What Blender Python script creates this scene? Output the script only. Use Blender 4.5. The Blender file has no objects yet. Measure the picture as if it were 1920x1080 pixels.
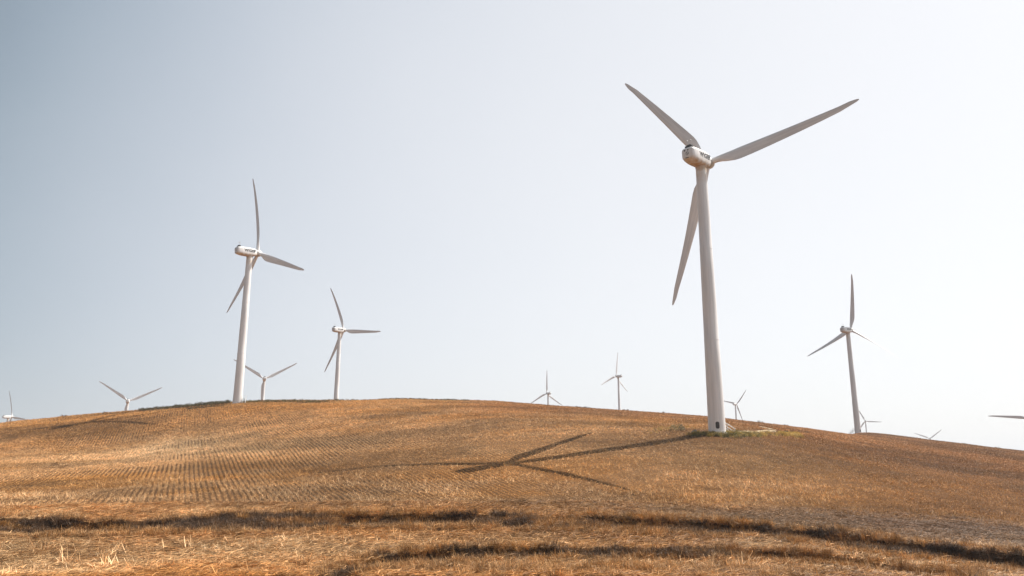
import bpy, bmesh, math, random
import numpy as np
from mathutils import Matrix, Vector, Euler

R = math.radians
random.seed(7); rng = np.random.default_rng(7)
scn = bpy.context.scene
COL = scn.collection

# ------------------------------------------------------------------ camera
HAZE = 0.00018
EYE = 8.0                                   # camera height above the datum
F, PITCH = 1400.0, 13.1366                  # focal length in 1920-px units
cam_d = bpy.data.cameras.new('camera'); cam = bpy.data.objects.new('camera', cam_d); COL.objects.link(cam)
cam_d.sensor_width = 36; cam_d.lens = F / 1920 * 36; cam_d.clip_start = 0.1; cam_d.clip_end = 30000
cam.location = (0, 0, EYE); cam.rotation_euler = (R(90 + PITCH), 0, 0)
scn.camera = cam

# ------------------------------------------------------------------ sky, sun, exposure
SUN_AZ, SUN_EL = 64.5, 52.5                 # azimuth clockwise from +Y (view direction)
w = bpy.data.worlds.new('World'); scn.world = w; w.use_nodes = True
wn = w.node_tree; bg = wn.nodes['Background']
sky = wn.nodes.new('ShaderNodeTexSky'); sky.sky_type = 'NISHITA'; sky.sun_disc = False
sky.sun_elevation = R(SUN_EL); sky.sun_rotation = R(SUN_AZ)
sky.air_density = 1.0; sky.dust_density = 1.5; sky.ozone_density = 1.0; sky.altitude = 0
hsv = wn.nodes.new('ShaderNodeHueSaturation'); hsv.inputs['Saturation'].default_value = 0.6
wn.links.new(sky.outputs[0], hsv.inputs['Color'])
EXPO, SKY_S = 0.50, 0.12
bg.inputs['Strength'].default_value = SKY_S
# summer haze in the air: brighter towards the sun and towards the horizon, on top of the clear Nishita sky
def wmath(op, *a):
    n = wn.nodes.new('ShaderNodeMath'); n.operation = op
    for i, v in enumerate(a):
        if isinstance(v, (int, float)): n.inputs[i].default_value = v
        else: wn.links.new(v, n.inputs[i])
    return n.outputs[0]
wtc = wn.nodes.new('ShaderNodeTexCoord'); wno = wn.nodes.new('ShaderNodeVectorMath'); wno.operation = 'NORMALIZE'; wn.links.new(wtc.outputs['Generated'], wno.inputs[0])
wdt = wn.nodes.new('ShaderNodeVectorMath'); wdt.operation = 'DOT_PRODUCT'; wn.links.new(wno.outputs[0], wdt.inputs[0])
wdt.inputs[1].default_value = (math.sin(R(SUN_AZ)) * math.cos(R(SUN_EL)), math.cos(R(SUN_AZ)) * math.cos(R(SUN_EL)), math.sin(R(SUN_EL)))
wsp = wn.nodes.new('ShaderNodeSeparateXYZ'); wn.links.new(wno.outputs[0], wsp.inputs[0])
wzz = wmath('MAXIMUM', wsp.outputs[2], 0.0)
wns = wn.nodes.new('ShaderNodeTexNoise'); wns.inputs['Scale'].default_value = 1.6; wns.inputs['Detail'].default_value = 3; wn.links.new(wno.outputs[0], wns.inputs[0])
wnv = wmath('MULTIPLY_ADD', wns.outputs[0], 0.5, -0.25)
wcb = wn.nodes.new('ShaderNodeCombineXYZ')
for i_, (a_, b_, d_) in enumerate(((1.02, 3.85, -3.75), (1.18, 4.1, -3.98), (1.42, 4.9, -4.70))):
    e_ = wmath('MULTIPLY_ADD', wdt.outputs['Value'], b_, a_); e_ = wmath('ADD', wmath('MULTIPLY_ADD', wzz, d_, e_), wnv)
    e_ = wmath('SMOOTH_MAX', e_, 0.20 + .05 * i_, 0.30)
    q_ = wmath('EXPONENT', wmath('MULTIPLY', e_, -1.0)); q_ = wmath('MULTIPLY', wmath('SUBTRACT', 1.0, q_), (1.04, 1.02, 1.0)[i_] / (SKY_S * 2 ** EXPO))
    wn.links.new(q_, wcb.inputs[i_])
wmx = wn.nodes.new('ShaderNodeMix'); wmx.data_type = 'RGBA'; wmx.inputs[0].default_value = 0.8
wn.links.new(hsv.outputs[0], wmx.inputs[6]); wn.links.new(wcb.outputs[0], wmx.inputs[7]); wn.links.new(wmx.outputs[2], bg.inputs['Color'])
sd = bpy.data.lights.new('sun', 'SUN'); sd.energy = 5.0; sd.angle = R(0.3); sd.color = (1.0, 0.95, 0.87)
so = bpy.data.objects.new('sun', sd); COL.objects.link(so)
sv = Vector((math.sin(R(SUN_AZ)) * math.cos(R(SUN_EL)), math.cos(R(SUN_AZ)) * math.cos(R(SUN_EL)), math.sin(R(SUN_EL))))
so.rotation_euler = sv.to_track_quat('Z', 'Y').to_euler(); so.location = (60, 30, 120)
scn.view_settings.view_transform = 'Standard'; scn.view_settings.look = 'None'
scn.view_settings.gamma = 1; scn.view_settings.exposure = EXPO; scn.view_settings.use_curve_mapping = False

# ------------------------------------------------------------------ helpers
def tag(o, label=None, cat=None, group=None, kind=None):
    for k, v in (('label', label), ('category', cat), ('group', group), ('kind', kind)):
        if v: o[k] = v
    return o
def link(name, me, mat=None, parent=None):
    o = bpy.data.objects.new(name, me); COL.objects.link(o)
    if mat and me is not None:
        me.materials.append(mat)
    if parent: o.parent = parent
    return o
def mesh_np(name, V, Fc, smooth=False):
    me = bpy.data.meshes.new(name); V = np.asarray(V, float); Fc = np.asarray(Fc, int)
    me.vertices.add(len(V)); me.vertices.foreach_set('co', V.ravel())
    k = Fc.shape[1]
    me.loops.add(Fc.size); me.loops.foreach_set('vertex_index', Fc.ravel())
    me.polygons.add(len(Fc)); me.polygons.foreach_set('loop_start', np.arange(0, Fc.size, k))
    me.polygons.foreach_set('loop_total', np.full(len(Fc), k))
    me.update(calc_edges=True); me.validate()
    if smooth: me.polygons.foreach_set('use_smooth', np.ones(len(Fc), bool))
    return me
def bm_mesh(name, bm, smooth=None):
    me = bpy.data.meshes.new(name); bmesh.ops.recalc_face_normals(bm, faces=bm.faces)
    bm.to_mesh(me); bm.free()
    if smooth:
        for p in me.polygons: p.use_smooth = True
        me.set_sharp_from_angle(angle=R(smooth))
    return me
def bm_box(bm, c, s, M=None):
    r = bmesh.ops.create_cube(bm, size=1)
    T = Matrix.Translation(c) @ Matrix.Diagonal((s[0], s[1], s[2], 1))
    if M: T = M @ T
    bmesh.ops.transform(bm, matrix=T, verts=r['verts']); return r['verts']
def bm_tube(bm, a, b, r, n=8, r2=None):
    a, b = Vector(a), Vector(b); d = b - a
    q = d.to_track_quat('Z', 'Y').to_matrix().to_4x4()
    res = bmesh.ops.create_cone(bm, segments=n, radius1=r, radius2=r if r2 is None else r2, depth=d.length, cap_ends=True)
    bmesh.ops.transform(bm, matrix=Matrix.Translation((a + b) / 2) @ q, verts=res['verts'])
def bm_loft(bm, rings, cap=True):
    vs = [[bm.verts.new(p) for p in ring] for ring in rings]
    for a, b in zip(vs[:-1], vs[1:]):
        n = len(a)
        for i in range(n): bm.faces.new((a[i], a[(i + 1) % n], b[(i + 1) % n], b[i]))
    if cap: bm.faces.new(vs[0][::-1]); bm.faces.new(vs[-1])
    return vs

# value noise (numpy)
_T = rng.random((256, 256))
def vnoise(x, y):
    xi = np.floor(x).astype(int); yi = np.floor(y).astype(int); fx = x - xi; fy = y - yi
    fx = fx * fx * (3 - 2 * fx); fy = fy * fy * (3 - 2 * fy)
    a = _T[xi % 256, yi % 256]; b = _T[(xi + 1) % 256, yi % 256]; c = _T[xi % 256, (yi + 1) % 256]; d = _T[(xi + 1) % 256, (yi + 1) % 256]
    return (a * (1 - fx) + b * fx) * (1 - fy) + (c * (1 - fx) + d * fx) * fy
def fbm(x, y, o=4):
    s = 0; a = .5; t = 0
    for k in range(o):
        s = s + a * vnoise(x + 17.3 * k, y + 9.1 * k); t += a; x = x * 2.03; y = y * 2.03; a *= .5
    return s / t
def sst(a, b, x):
    t = np.clip((x - a) / (b - a), 0, 1); return t * t * (3 - 2 * t)

# ------------------------------------------------------------------ terrain heights
CP, SP = math.cos(R(PITCH)), math.sin(R(PITCH))
def ray(px, py):
    u = (px - 960) / F; v = (540 - py) / F
    d = np.array([u, CP - v * SP, SP + v * CP]); return d / d[1]
K = [48, 62, 75, 84, 95, 105, 120, 140, 170, 200, 230, 260, 300, 340]
TAB = {   # survey of the hill: column -> sight line at each distance, up to the crest
 -400: [1085,1020,958,942,926,914,900,888,876,868,864],
 0:    [1082,1008,955,938,918,904,886,870,850,806,792],
 240:  [1082,1003,950,932,912,896,878,862,838,785,769],
 447:  [1081,1000,948,928,905,887,860,838,808,765,754],
 600:  [1080,998,948,928,905,888,851,817,783,761,751],
 720:  [1080,998,948,927,897,872,842,808,775,757,750,748],
 960:  [1080,998,947,924,886,860,817,790,770,760,755,753],
 1111: [1080,998,948,922,885,857,811,790,775,769,766],
 1200: [1081,998,949,921,884,854,815,795,782,775,772],
 1344: [1083,1002,953,925,885,848,808,797,788,784,783],
 1500: [1085,1008,960,932,898,868,838,820,809,805,803],
 1610: [1087,1012,965,938,908,885,858,842,828,821,817,815,812.6,812],
 1747: [1090,1020,975,950,920,898,876,860,846,838,833,830,828],
 1920: [1095,1035,990,968,938,920,898,880,864,855,850,848,847],
 2320: [1100,1050,1010,995,970,950,930,915,900,890,883,880,878],
}
YS = np.arange(40, 402, 2.0); SS = np.arange(-1.1, 1.1001, 0.01)
cols_s, cols_z, crest_e, crest_y = [], [], [], []
for px, ys in TAB.items():
    zs = [ray(px, y)[2] * k for y, k in zip(ys, K)]
    kk = list(K[:len(ys)]); s0 = ray(px, ys[-1])[0]
    yc, zc = kk[-1], zs[-1]
    kk += [yc + 40, yc + 90, yc + 200]; zs += [zc - 3.0, zc - 8.5, zc - 20]
    zz = np.interp(YS, kk, zs); zz[YS < 48] = zs[0] + (YS[YS < 48] - 48) * -0.12
    cols_s.append(s0); cols_z.append(zz); crest_e.append(zc / yc); crest_y.append(yc)
cols_z = np.array(cols_z)
G = np.array([np.interp(SS, cols_s, cols_z[:, j]) for j in range(len(YS))]).T   # [s, Y]
for it in range(6):                         # rounding of the hill
    P = np.pad(G, 2, mode='edge')
    G = (P[1:-3, 2:-2] + P[3:-1, 2:-2] + 2 * P[2:-2, 2:-2]) / 4
    P = np.pad(G, 2, mode='edge')
    if it < 4: G = (P[2:-2, 1:-3] + P[2:-2, 3:-1] + 2 * P[2:-2, 2:-2]) / 4
FARB = [(-86.1, 368.4, 19.5), (39, 811.8, 27.5), (107.5, 755.6, 39.8), (296, 999, 29.9), (-175, 528.4, 12.5), (-287.9, 564.2, -.3),
        (-434.1, 652.1, -6.9), (571, 1223.8, 19.8), (725.5, 1321.9, -5.1), (359, 524.7, -15.6)]
def far_z(X, Y):
    num = 0 * X - 8.0 * 0.25; den = 0 * X + 0.25
    for bx, by, bz in FARB:
        wgt = 1 / (0.02 + ((X - bx) ** 2 + (Y - by) ** 2) / 150 ** 2) ** 1.5
        num = num + wgt * bz; den = den + wgt
    return num / den
# gullies: wall line (dist of the step) and depth, along px columns; world Y of the wall top
BUMP = []
def base_z(X, Y):
    X = np.asarray(X, float); Y = np.asarray(Y, float)
    s = X / np.maximum(Y, 24.0)
    fi = np.clip((s - SS[0]) / .01, 0, len(SS) - 1.001); fj = np.clip((Y - YS[0]) / 2.0, 0, len(YS) - 1.001)
    i = fi.astype(int); j = fj.astype(int); a = fi - i; b = fj - j
    z = (G[i, j] * (1 - a) + G[i + 1, j] * a) * (1 - b) + (G[i, j + 1] * (1 - a) + G[i + 1, j + 1] * a) * b
    t = sst(300, 470, Y + 60 * sst(0.2, .4, -s)); t = np.where(s > .38, sst(350, 480, Y), t)
    zf = far_z(X, Y)
    ce = np.interp(s, cols_s, crest_e)
    zf = np.where(np.abs(s) < .8, np.minimum(zf, Y * ce - 4 - (Y > 420) * 4), zf)
    z = z * (1 - t) + zf * t
    n = sst(44, 4, Y)                       # ground rises to the foot of the camera
    z = z * (1 - n) + (-1.75) * n
    for bx, by, sg_, dz_ in BUMP: z = z + dz_ * np.exp(-((X - bx) ** 2 + (Y - by) ** 2) / (2 * sg_ ** 2))
    return z + EYE
for bx, by, bz, sg_ in ((31.49, 116.60, 4.25, 15), (-78.53, 215.43, 16.41, 14), (148.21, 325.4, 11.94, 25)):
    BUMP.append((bx, by, sg_, bz + EYE - float(base_z(np.array([bx]), np.array([by]))[0])))
print('bumps', BUMP)
def hit(px, py, zf=None):
    d = ray(px, py); ys = np.arange(30, 420, .25)
    g = (zf or base_z)(d[0] * ys, ys); h = EYE + d[2] * ys
    k = np.argmax(g >= h)
    if g[k] < h[k]: k = np.argmin(h - g)
    return np.array([d[0] * ys[k], ys[k], g[k]])
# band 1 and band 2 of the gully: (px, y of the foot, y of the top)
B1 = [(-300, 1015, 985), (0, 1006, 975), (200, 1008, 982), (330, 1003, 978), (450, 1001, 972), (600, 996, 968), (760, 992, 968), (960, 996, 969), (1100, 1000, 973),
      (1200, 1003, 975), (1330, 1008, 981), (1430, 1012, 990), (1520, 1024, 999), (1600, 1036, 1006), (1700, 1052, 1020), (1800, 1062, 1034), (1920, 1078, 1046), (2200, 1095, 1060)]
B2 = [(560, 1100, 1088), (640, 1085, 1066), (720, 1072, 1046), (820, 1062, 1034), (960, 1052, 1031), (1080, 1049, 1035), (1200, 1053, 1037), (1300, 1054, 1035), (1420, 1056, 1038),
      (1540, 1063, 1044), (1640, 1074, 1056), (1720, 1086, 1070), (1840, 1100, 1085)]
def band(B):
    s, yf, yt = [], [], []
    for px, a, b in B:
        p, q = hit(px, a), hit(px, b); s.append(q[0] / q[1]); yf.append(p[1]); yt.append(q[1])
    return np.array(s), np.array(yf), np.array(yt)
BW = [band(B1), band(B2)]
def gully(X, Y):
    """depth to take off and a mask of the wall"""
    s = X / np.maximum(Y, 24.0); dz = 0 * X; m = 0 * X
    for bi, (bs, bf, bt) in enumerate(BW):
        yt = np.interp(s, bs, bt) + (fbm(X * .35, Y * 0 + 3 + bi, 3) - .5) * 1.2 ; yf = np.interp(s, bs, bf)
        ends = sst(bs[0] - .01, bs[0] + .05, s) * sst(bs[-1] + .01, bs[-1] - .05, s) if bi else 1
        dep = (0.12 + 0.80 * sst(.35, .65, fbm(X * .16 + 5, Y * 0 + bi * 7, 3)) + .45 * sst(.2, .6, s)) * ends
        q = Y - yt
        wdt = np.maximum(yt - yf, 1.5)
        prof = np.where(q > 0, 0, np.where(q > -.45, -q / .45, sst(-wdt - .45, -.45, q)))
        prof = np.where(q > 0, 0, prof)
        dz = np.maximum(dz, dep * prof)
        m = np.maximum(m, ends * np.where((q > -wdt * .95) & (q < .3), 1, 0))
    return dz, m
def ground_z(X, Y):
    X = np.asarray(X, float); Y = np.asarray(Y, float)
    z = base_z(X, Y)
    dz, _ = gully(X, Y)
    near = sst(140, 60, Y) * sst(20, 40, Y)
    z = z - dz + near * ((fbm(X * .5, Y * .5, 3) - .5) * .28)
    return z + sst(70, 90, Y) * (fbm(X * .12, Y * .12, 3) - .5) * .35 * sst(500, 300, Y)
def gz(x, y): return float(ground_z(np.array([x]), np.array([y]))[0])

# ------------------------------------------------------------------ natural colour of the field (albedo)
def gs(s, y, s0, y0, ds, dy, rot=0.0):
    a = (s - s0) / ds; b = (y - y0) / dy
    return np.exp(-(a * a + b * b))
PK = .60
C_TAN = np.array([.60, .365, .180]) * PK; C_ORG = np.array([.54, .275, .082]) * PK; C_RED = np.array([.42, .200, .074]) * PK; C_PALE = np.array([.86, .62, .38]) * PK
C_GREY = np.array([.38, .255, .140]) * PK; C_BRN = np.array([.30, .145, .052]) * PK; C_DRK = np.array([.12, .066, .034]) * PK
def tint(X, Y):
    X = np.asarray(X, float); Y = np.asarray(Y, float); s = X / np.maximum(Y, 24)
    n1 = fbm(X * .035 + 3, Y * .05, 4); n2 = fbm(X * .11 + 40, Y * .16, 4); n3 = fbm(X * .6, Y * .9 + 60, 3)
    def mix(c, d, t): return c * (1 - t[..., None]) + d * t[..., None]
    c = np.ones(X.shape + (3,)) * C_TAN
    c = mix(c, C_ORG, .75 * sst(.42, .62, n1 * .6 + n2 * .4))
    # upper slope: redder towards the crest, right flank darker
    c = mix(c, C_RED, .75 * np.clip(sst(135, 190, Y) * sst(-.12, .0, s) + sst(.18, .45, s) * sst(95, 130, Y), 0, 1))
    c = mix(c, C_ORG, .6 * sst(150, 215, Y) * sst(.0, -.2, s))
    c = mix(c, C_ORG, np.clip(.8 * gs(s, Y, -.40, 106, .22, 9) + .6 * gs(s, Y, .36, 122, .10, 9) + .5 * gs(s, Y, .52, 100, .2, 10), 0, 1) * sst(.3, .55, n2))
    c = mix(c, C_TAN * 1.1, np.clip(gs(s, Y, -.15, 125, .20, 16) + gs(s, Y, -.62, 150, .15, 20), 0, 1) * .6)
    c = mix(c, C_PALE, np.clip(.75 * gs(s, Y, -.45, 158, .075, 16) + .35 * gs(s, Y, -.43, 140, .14, 12), 0, 1))
    c = mix(c, C_GREY, np.clip(.6 * gs(s, Y, .30, 100, .14, 9) + .2 * gs(s, Y, .42, 74, .25, 4) + .6 * gs(s, Y, -.02, 76, .14, 4), 0, 1) * sst(.25, .55, n2))
    # strip of trodden pale straw under the field and foreground straw
    near = sst(76, 71, Y + 4 * (n2 - .5))
    cn = mix(np.ones(X.shape + (3,)) * C_TAN, C_PALE, sst(.40, .62, n2))
    cn = mix(cn, C_ORG, .7 * sst(.5, .62, n1))
    cn = mix(cn, C_GREY, np.clip(sst(.12, .3, s) * sst(60, 66, Y), 0, 1) * (.1 + .6 * n2))
    cn = mix(cn, C_TAN * .75, .8 * np.clip(sst(.12, .3, s) * sst(60, 66, Y), 0, 1))
    cn = mix(cn, C_BRN, .7 * np.clip(sst(.25, .5, s) * sst(58, 64, Y), 0, 1) * sst(.35, .6, n1))
    cn = mix(cn, C_PALE, .8 * np.clip(gs(s, Y, -.22, 55, .35, 4.5) + gs(s, Y, .25, 50, .3, 2.5) , 0, 1))
    c = mix(c, cn, near)
    c = mix(c, C_BRN, .55 * sst(.30, .60, s) * sst(64, 84, Y))
    _, m = gully(X, Y)
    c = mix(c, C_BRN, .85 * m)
    c = mix(c, C_PALE, .45 * np.clip(gs(s, Y, -.56, 150, .12, 9) + gs(s, Y, -.30, 128, .14, 7) + .8 * gs(s, Y, .05, 112, .16, 9), 0, 1) * sst(.3, .6, n2))
    c = c * ((0.72 + .56 * n3) * (.78 + .44 * sst(.3, .7, fbm(X * .05 + 50, Y * .09 + 5, 4))))[..., None]
    return np.clip(c, 0.01, 1)

# ------------------------------------------------------------------ materials
def mat_new(name):
    m = bpy.data.materials.new(name); m.use_nodes = True; nt = m.node_tree
    return m, nt, nt.nodes['Principled BSDF']
def N(nt, t, **kw):
    n = nt.nodes.new(t)
    for k, v in kw.items(): setattr(n, k, v)
    return n
ROW_A = R(23.5); ROW_P = 0.6
def mat_ground():
    m, nt, b = mat_new('stubble_soil'); L = nt.links
    at = N(nt, 'ShaderNodeAttribute', attribute_name='tint')
    geo = N(nt, 'ShaderNodeNewGeometry')
    n1 = N(nt, 'ShaderNodeTexNoise'); n1.inputs['Scale'].default_value = 2.2; n1.inputs['Detail'].default_value = 8; n1.inputs['Roughness'].default_value = .75
    L.new(geo.outputs['Position'], n1.inputs['Vector'])
    # small straw flecks: stretched noise in two directions
    mp = N(nt, 'ShaderNodeMapping'); mp.inputs['Scale'].default_value = (5, 16, 5); mp.inputs['Rotation'].default_value = (0, 0, R(18)); L.new(geo.outputs['Position'], mp.inputs['Vector'])
    n2 = N(nt, 'ShaderNodeTexNoise'); n2.inputs['Scale'].default_value = 1; n2.inputs['Detail'].default_value = 3; L.new(mp.outputs[0], n2.inputs['Vector'])
    # drilled rows
    mr = N(nt, 'ShaderNodeMapping'); mr.inputs['Rotation'].default_value = (0, 0, -ROW_A); L.new(geo.outputs['Position'], mr.inputs['Vector'])
    sx = N(nt, 'ShaderNodeSeparateXYZ'); L.new(mr.outputs[0], sx.inputs[0])
    nw = N(nt, 'ShaderNodeTexNoise'); nw.inputs['Scale'].default_value = .25; L.new(geo.outputs['Position'], nw.inputs['Vector'])
    v8 = N(nt, 'ShaderNodeMath', operation='MULTIPLY'); L.new(sx.outputs[1], v8.inputs[0]); v8.inputs[1].default_value = 1 / 8
    s8 = N(nt, 'ShaderNodeMath', operation='SINE'); L.new(v8.outputs[0], s8.inputs[0])
    ad = N(nt, 'ShaderNodeMath', operation='MULTIPLY_ADD'); L.new(s8.outputs[0], ad.inputs[0]); ad.inputs[1].default_value = 0.04; L.new(sx.outputs[0], ad.inputs[2])
    mu = N(nt, 'ShaderNodeMath', operation='MULTIPLY'); L.new(ad.outputs[0], mu.inputs[0]); mu.inputs[1].default_value = 2 * math.pi / ROW_P; mph = N(nt, 'ShaderNodeMath', operation='ADD'); L.new(mu.outputs[0], mph.inputs[0]); mph.inputs[1].default_value = math.pi / 2
    sn = N(nt, 'ShaderNodeMath', operation='SINE'); L.new(mph.outputs[0], sn.inputs[0])
    ra = N(nt, 'ShaderNodeAttribute', attribute_name='rows')
    rm = N(nt, 'ShaderNodeMath', operation='MULTIPLY'); L.new(sn.outputs[0], rm.inputs[0]); L.new(ra.outputs['Fac'], rm.inputs[1])
    # brightness
    a1 = N(nt, 'ShaderNodeMapRange'); L.new(n1.outputs[0], a1.inputs[0]); a1.inputs[1].default_value = .3; a1.inputs[2].default_value = .72; a1.inputs[3].default_value = .55; a1.inputs[4].default_value = 1.35
    a2 = N(nt, 'ShaderNodeMapRange'); L.new(n2.outputs[0], a2.inputs[0]); a2.inputs[1].default_value = .3; a2.inputs[2].default_value = .7; a2.inputs[3].default_value = .65; a2.inputs[4].default_value = 1.35
    m1 = N(nt, 'ShaderNodeMath', operation='MULTIPLY'); L.new(a1.outputs[0], m1.inputs[0]); L.new(a2.outputs[0], m1.inputs[1])
    m2 = N(nt, 'ShaderNodeMath', operation='MULTIPLY_ADD'); L.new(rm.outputs[0], m2.inputs[0]); m2.inputs[1].default_value = .42; m2.inputs[2].default_value = .95
    m3 = N(nt, 'ShaderNodeMath', operation='MULTIPLY'); L.new(m1.outputs[0], m3.inputs[0]); L.new(m2.outputs[0], m3.inputs[1])
    m4 = N(nt, 'ShaderNodeMath', operation='MULTIPLY'); L.new(m3.outputs[0], m4.inputs[0]); m4.inputs[1].default_value = .46
    vm = N(nt, 'ShaderNodeVectorMath', operation='SCALE'); L.new(at.outputs['Color'], vm.inputs[0]); L.new(m4.outputs[0], vm.inputs['Scale'])
    vt = N(nt, 'ShaderNodeVectorMath', operation='MULTIPLY'); L.new(vm.outputs[0], vt.inputs[0]); vt.inputs[1].default_value = (1.08, .90, .72)
    L.new(vt.outputs[0], b.inputs['Base Color']); b.inputs['Roughness'].default_value = .95; b.inputs['Specular IOR Level'].default_value = .1
    bp = N(nt, 'ShaderNodeBump'); bp.inputs['Strength'].default_value = .8; bp.inputs['Distance'].default_value = .12; L.new(m3.outputs[0], bp.inputs['Height']); L.new(bp.outputs[0], b.inputs['Normal'])
    return m
def mat_straw(name, mul=(1, 1, 1), trans=.3, lo=.55, hi=1.5, ob=(.8, 1.2)):
    m, nt, b = mat_new(name); L = nt.links
    at = N(nt, 'ShaderNodeAttribute', attribute_name='tint', attribute_type='INSTANCER')
    oi = N(nt, 'ShaderNodeObjectInfo'); geo = N(nt, 'ShaderNodeNewGeometry')
    mr = N(nt, 'ShaderNodeMapRange'); L.new(oi.outputs['Random'], mr.inputs[0]); mr.inputs[3].default_value = ob[0]; mr.inputs[4].default_value = ob[1]
    mi = N(nt, 'ShaderNodeMapRange'); L.new(geo.outputs['Random Per Island'], mi.inputs[0]); mi.inputs[3].default_value = lo; mi.inputs[4].default_value = hi
    mm = N(nt, 'ShaderNodeMath', operation='MULTIPLY'); L.new(mr.outputs[0], mm.inputs[0]); L.new(mi.outputs[0], mm.inputs[1])
    v1 = N(nt, 'ShaderNodeVectorMath', operation='SCALE'); L.new(at.outputs['Color'], v1.inputs[0]); L.new(mm.outputs[0], v1.inputs['Scale'])
    v2 = N(nt, 'ShaderNodeVectorMath', operation='MULTIPLY'); L.new(v1.outputs[0], v2.inputs[0]); v2.inputs[1].default_value = mul
    b.inputs['Roughness'].default_value = .6; b.inputs['Specular IOR Level'].default_value = .25
    L.new(v2.outputs[0], b.inputs['Base Color'])
    tr = N(nt, 'ShaderNodeBsdfTranslucent'); L.new(v2.outputs[0], tr.inputs[0])
    mx = N(nt, 'ShaderNodeMixShader'); mx.inputs[0].default_value = trans
    L.new(b.outputs[0], mx.inputs[1]); L.new(tr.outputs[0], mx.inputs[2]); L.new(mx.outputs[0], nt.nodes['Material Output'].inputs[0])
    return m
def mat_paint(name, col, rough=.45, ztint=None, streak=.10):
    """weathered paint: faint vertical streaks; stain = (z where it starts, z where it is full, colour), in the part's own space"""
    m, nt, b = mat_new(name); L = nt.links
    tc = N(nt, 'ShaderNodeTexCoord')
    mp = N(nt, 'ShaderNodeMapping'); mp.inputs['Scale'].default_value = (2.2, 2.2, .12); L.new(tc.outputs['Object'], mp.inputs[0])
    n = N(nt, 'ShaderNodeTexNoise'); n.inputs['Scale'].default_value = 1.4; n.inputs['Detail'].default_value = 6; L.new(mp.outputs[0], n.inputs[0])
    mr = N(nt, 'ShaderNodeMapRange'); L.new(n.outputs[0], mr.inputs[0]); mr.inputs[1].default_value = .3; mr.inputs[2].default_value = .7
    mr.inputs[3].default_value = 1 - streak * 1.6; mr.inputs[4].default_value = 1 + streak * .4
    v = N(nt, 'ShaderNodeVectorMath', operation='SCALE'); v.inputs[0].default_value = col; L.new(mr.outputs[0], v.inputs['Scale'])
    out = v.outputs[0]
    if ztint:  # second colour mixed in by height, broken up by noise
        z0, z1, sc = ztint
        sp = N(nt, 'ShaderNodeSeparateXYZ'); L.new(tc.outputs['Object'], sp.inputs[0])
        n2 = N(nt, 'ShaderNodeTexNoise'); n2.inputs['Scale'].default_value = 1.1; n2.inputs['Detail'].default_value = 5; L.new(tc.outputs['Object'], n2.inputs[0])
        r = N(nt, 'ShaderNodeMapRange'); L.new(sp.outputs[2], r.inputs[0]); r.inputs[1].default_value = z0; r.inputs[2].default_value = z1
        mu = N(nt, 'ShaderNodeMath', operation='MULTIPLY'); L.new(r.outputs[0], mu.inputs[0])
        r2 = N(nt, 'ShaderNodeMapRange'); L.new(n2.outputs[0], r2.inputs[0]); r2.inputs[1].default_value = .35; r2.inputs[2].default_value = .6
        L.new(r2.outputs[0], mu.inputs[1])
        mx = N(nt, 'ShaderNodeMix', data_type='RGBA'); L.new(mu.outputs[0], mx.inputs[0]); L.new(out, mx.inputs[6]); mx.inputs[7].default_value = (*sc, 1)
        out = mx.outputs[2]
    L.new(out, b.inputs['Base Color']); b.inputs['Roughness'].default_value = rough
    return m
M_GROUND = mat_ground()
M_STRAW = mat_straw('straw', (1.50, 1.46, 1.38), .12, .20, 1.9)
M_BRUSH = mat_straw('dry_brush', (1.15, 1.15, 1.15), .15, .3, 1.8, (.5, 1.5))
M_LEAF = mat_straw('weed_leaf', (1, 1, 1), .3, .5, 1.5)
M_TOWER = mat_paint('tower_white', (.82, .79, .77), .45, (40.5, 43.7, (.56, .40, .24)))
M_BLADE = mat_paint('blade_white', (.82, .79, .78), .4)
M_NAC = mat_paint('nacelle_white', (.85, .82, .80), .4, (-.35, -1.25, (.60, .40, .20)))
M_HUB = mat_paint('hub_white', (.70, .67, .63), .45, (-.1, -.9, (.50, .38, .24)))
M_DARK = mat_paint('dark_metal', (.055, .05, .05), .5)
M_BLACK = mat_paint('black_lettering', (.03, .03, .035), .5)
M_GALV = mat_paint('galvanised_steel', (.55, .55, .54), .4)

# ------------------------------------------------------------------ ground sheet
sc = np.concatenate([np.linspace(-6, -1.0, 22)[:-1], np.linspace(-1.0, -.74, 20)[:-1], np.linspace(-.74, .74, 470), np.linspace(.74, 1.0, 20)[1:], np.linspace(1.0, 6, 22)[1:]])
yr = np.concatenate([np.linspace(-80, 0, 12)[:-1], np.linspace(0, 44, 24)[:-1], np.arange(44, 78, .2), np.arange(78, 150, .6), np.arange(150, 360, 1.2), np.geomspace(360, 9000, 90)])
Sg, Yg = np.meshgrid(sc, yr); Xg = Sg * np.sqrt(Yg ** 2 + 24 ** 2)
Xg = np.where(Yg > 44, Sg * np.sqrt(44**2 + 24**2) / 44 * Yg, Xg)
Zg = ground_z(Xg, Yg)
far = Yg > 2500
Zg = np.where(far, Zg * sst(9000, 2500, Yg) - 20 * sst(2500, 9000, Yg), Zg)
nr, nc = Xg.shape
V = np.stack([Xg, Yg, Zg], -1).reshape(-1, 3)
idx = np.arange(nr * nc).reshape(nr, nc)
Fq = np.stack([idx[:-1, :-1], idx[:-1, 1:], idx[1:, 1:], idx[1:, :-1]], -1).reshape(-1, 4)
gm = mesh_np('field', V, Fq, True)
ca = gm.attributes.new('tint', 'FLOAT_COLOR', 'POINT')
tc_ = tint(Xg, Yg).reshape(-1, 3); ca.data.foreach_set('color', np.concatenate([tc_, np.ones((len(tc_), 1))], 1).ravel())
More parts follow.
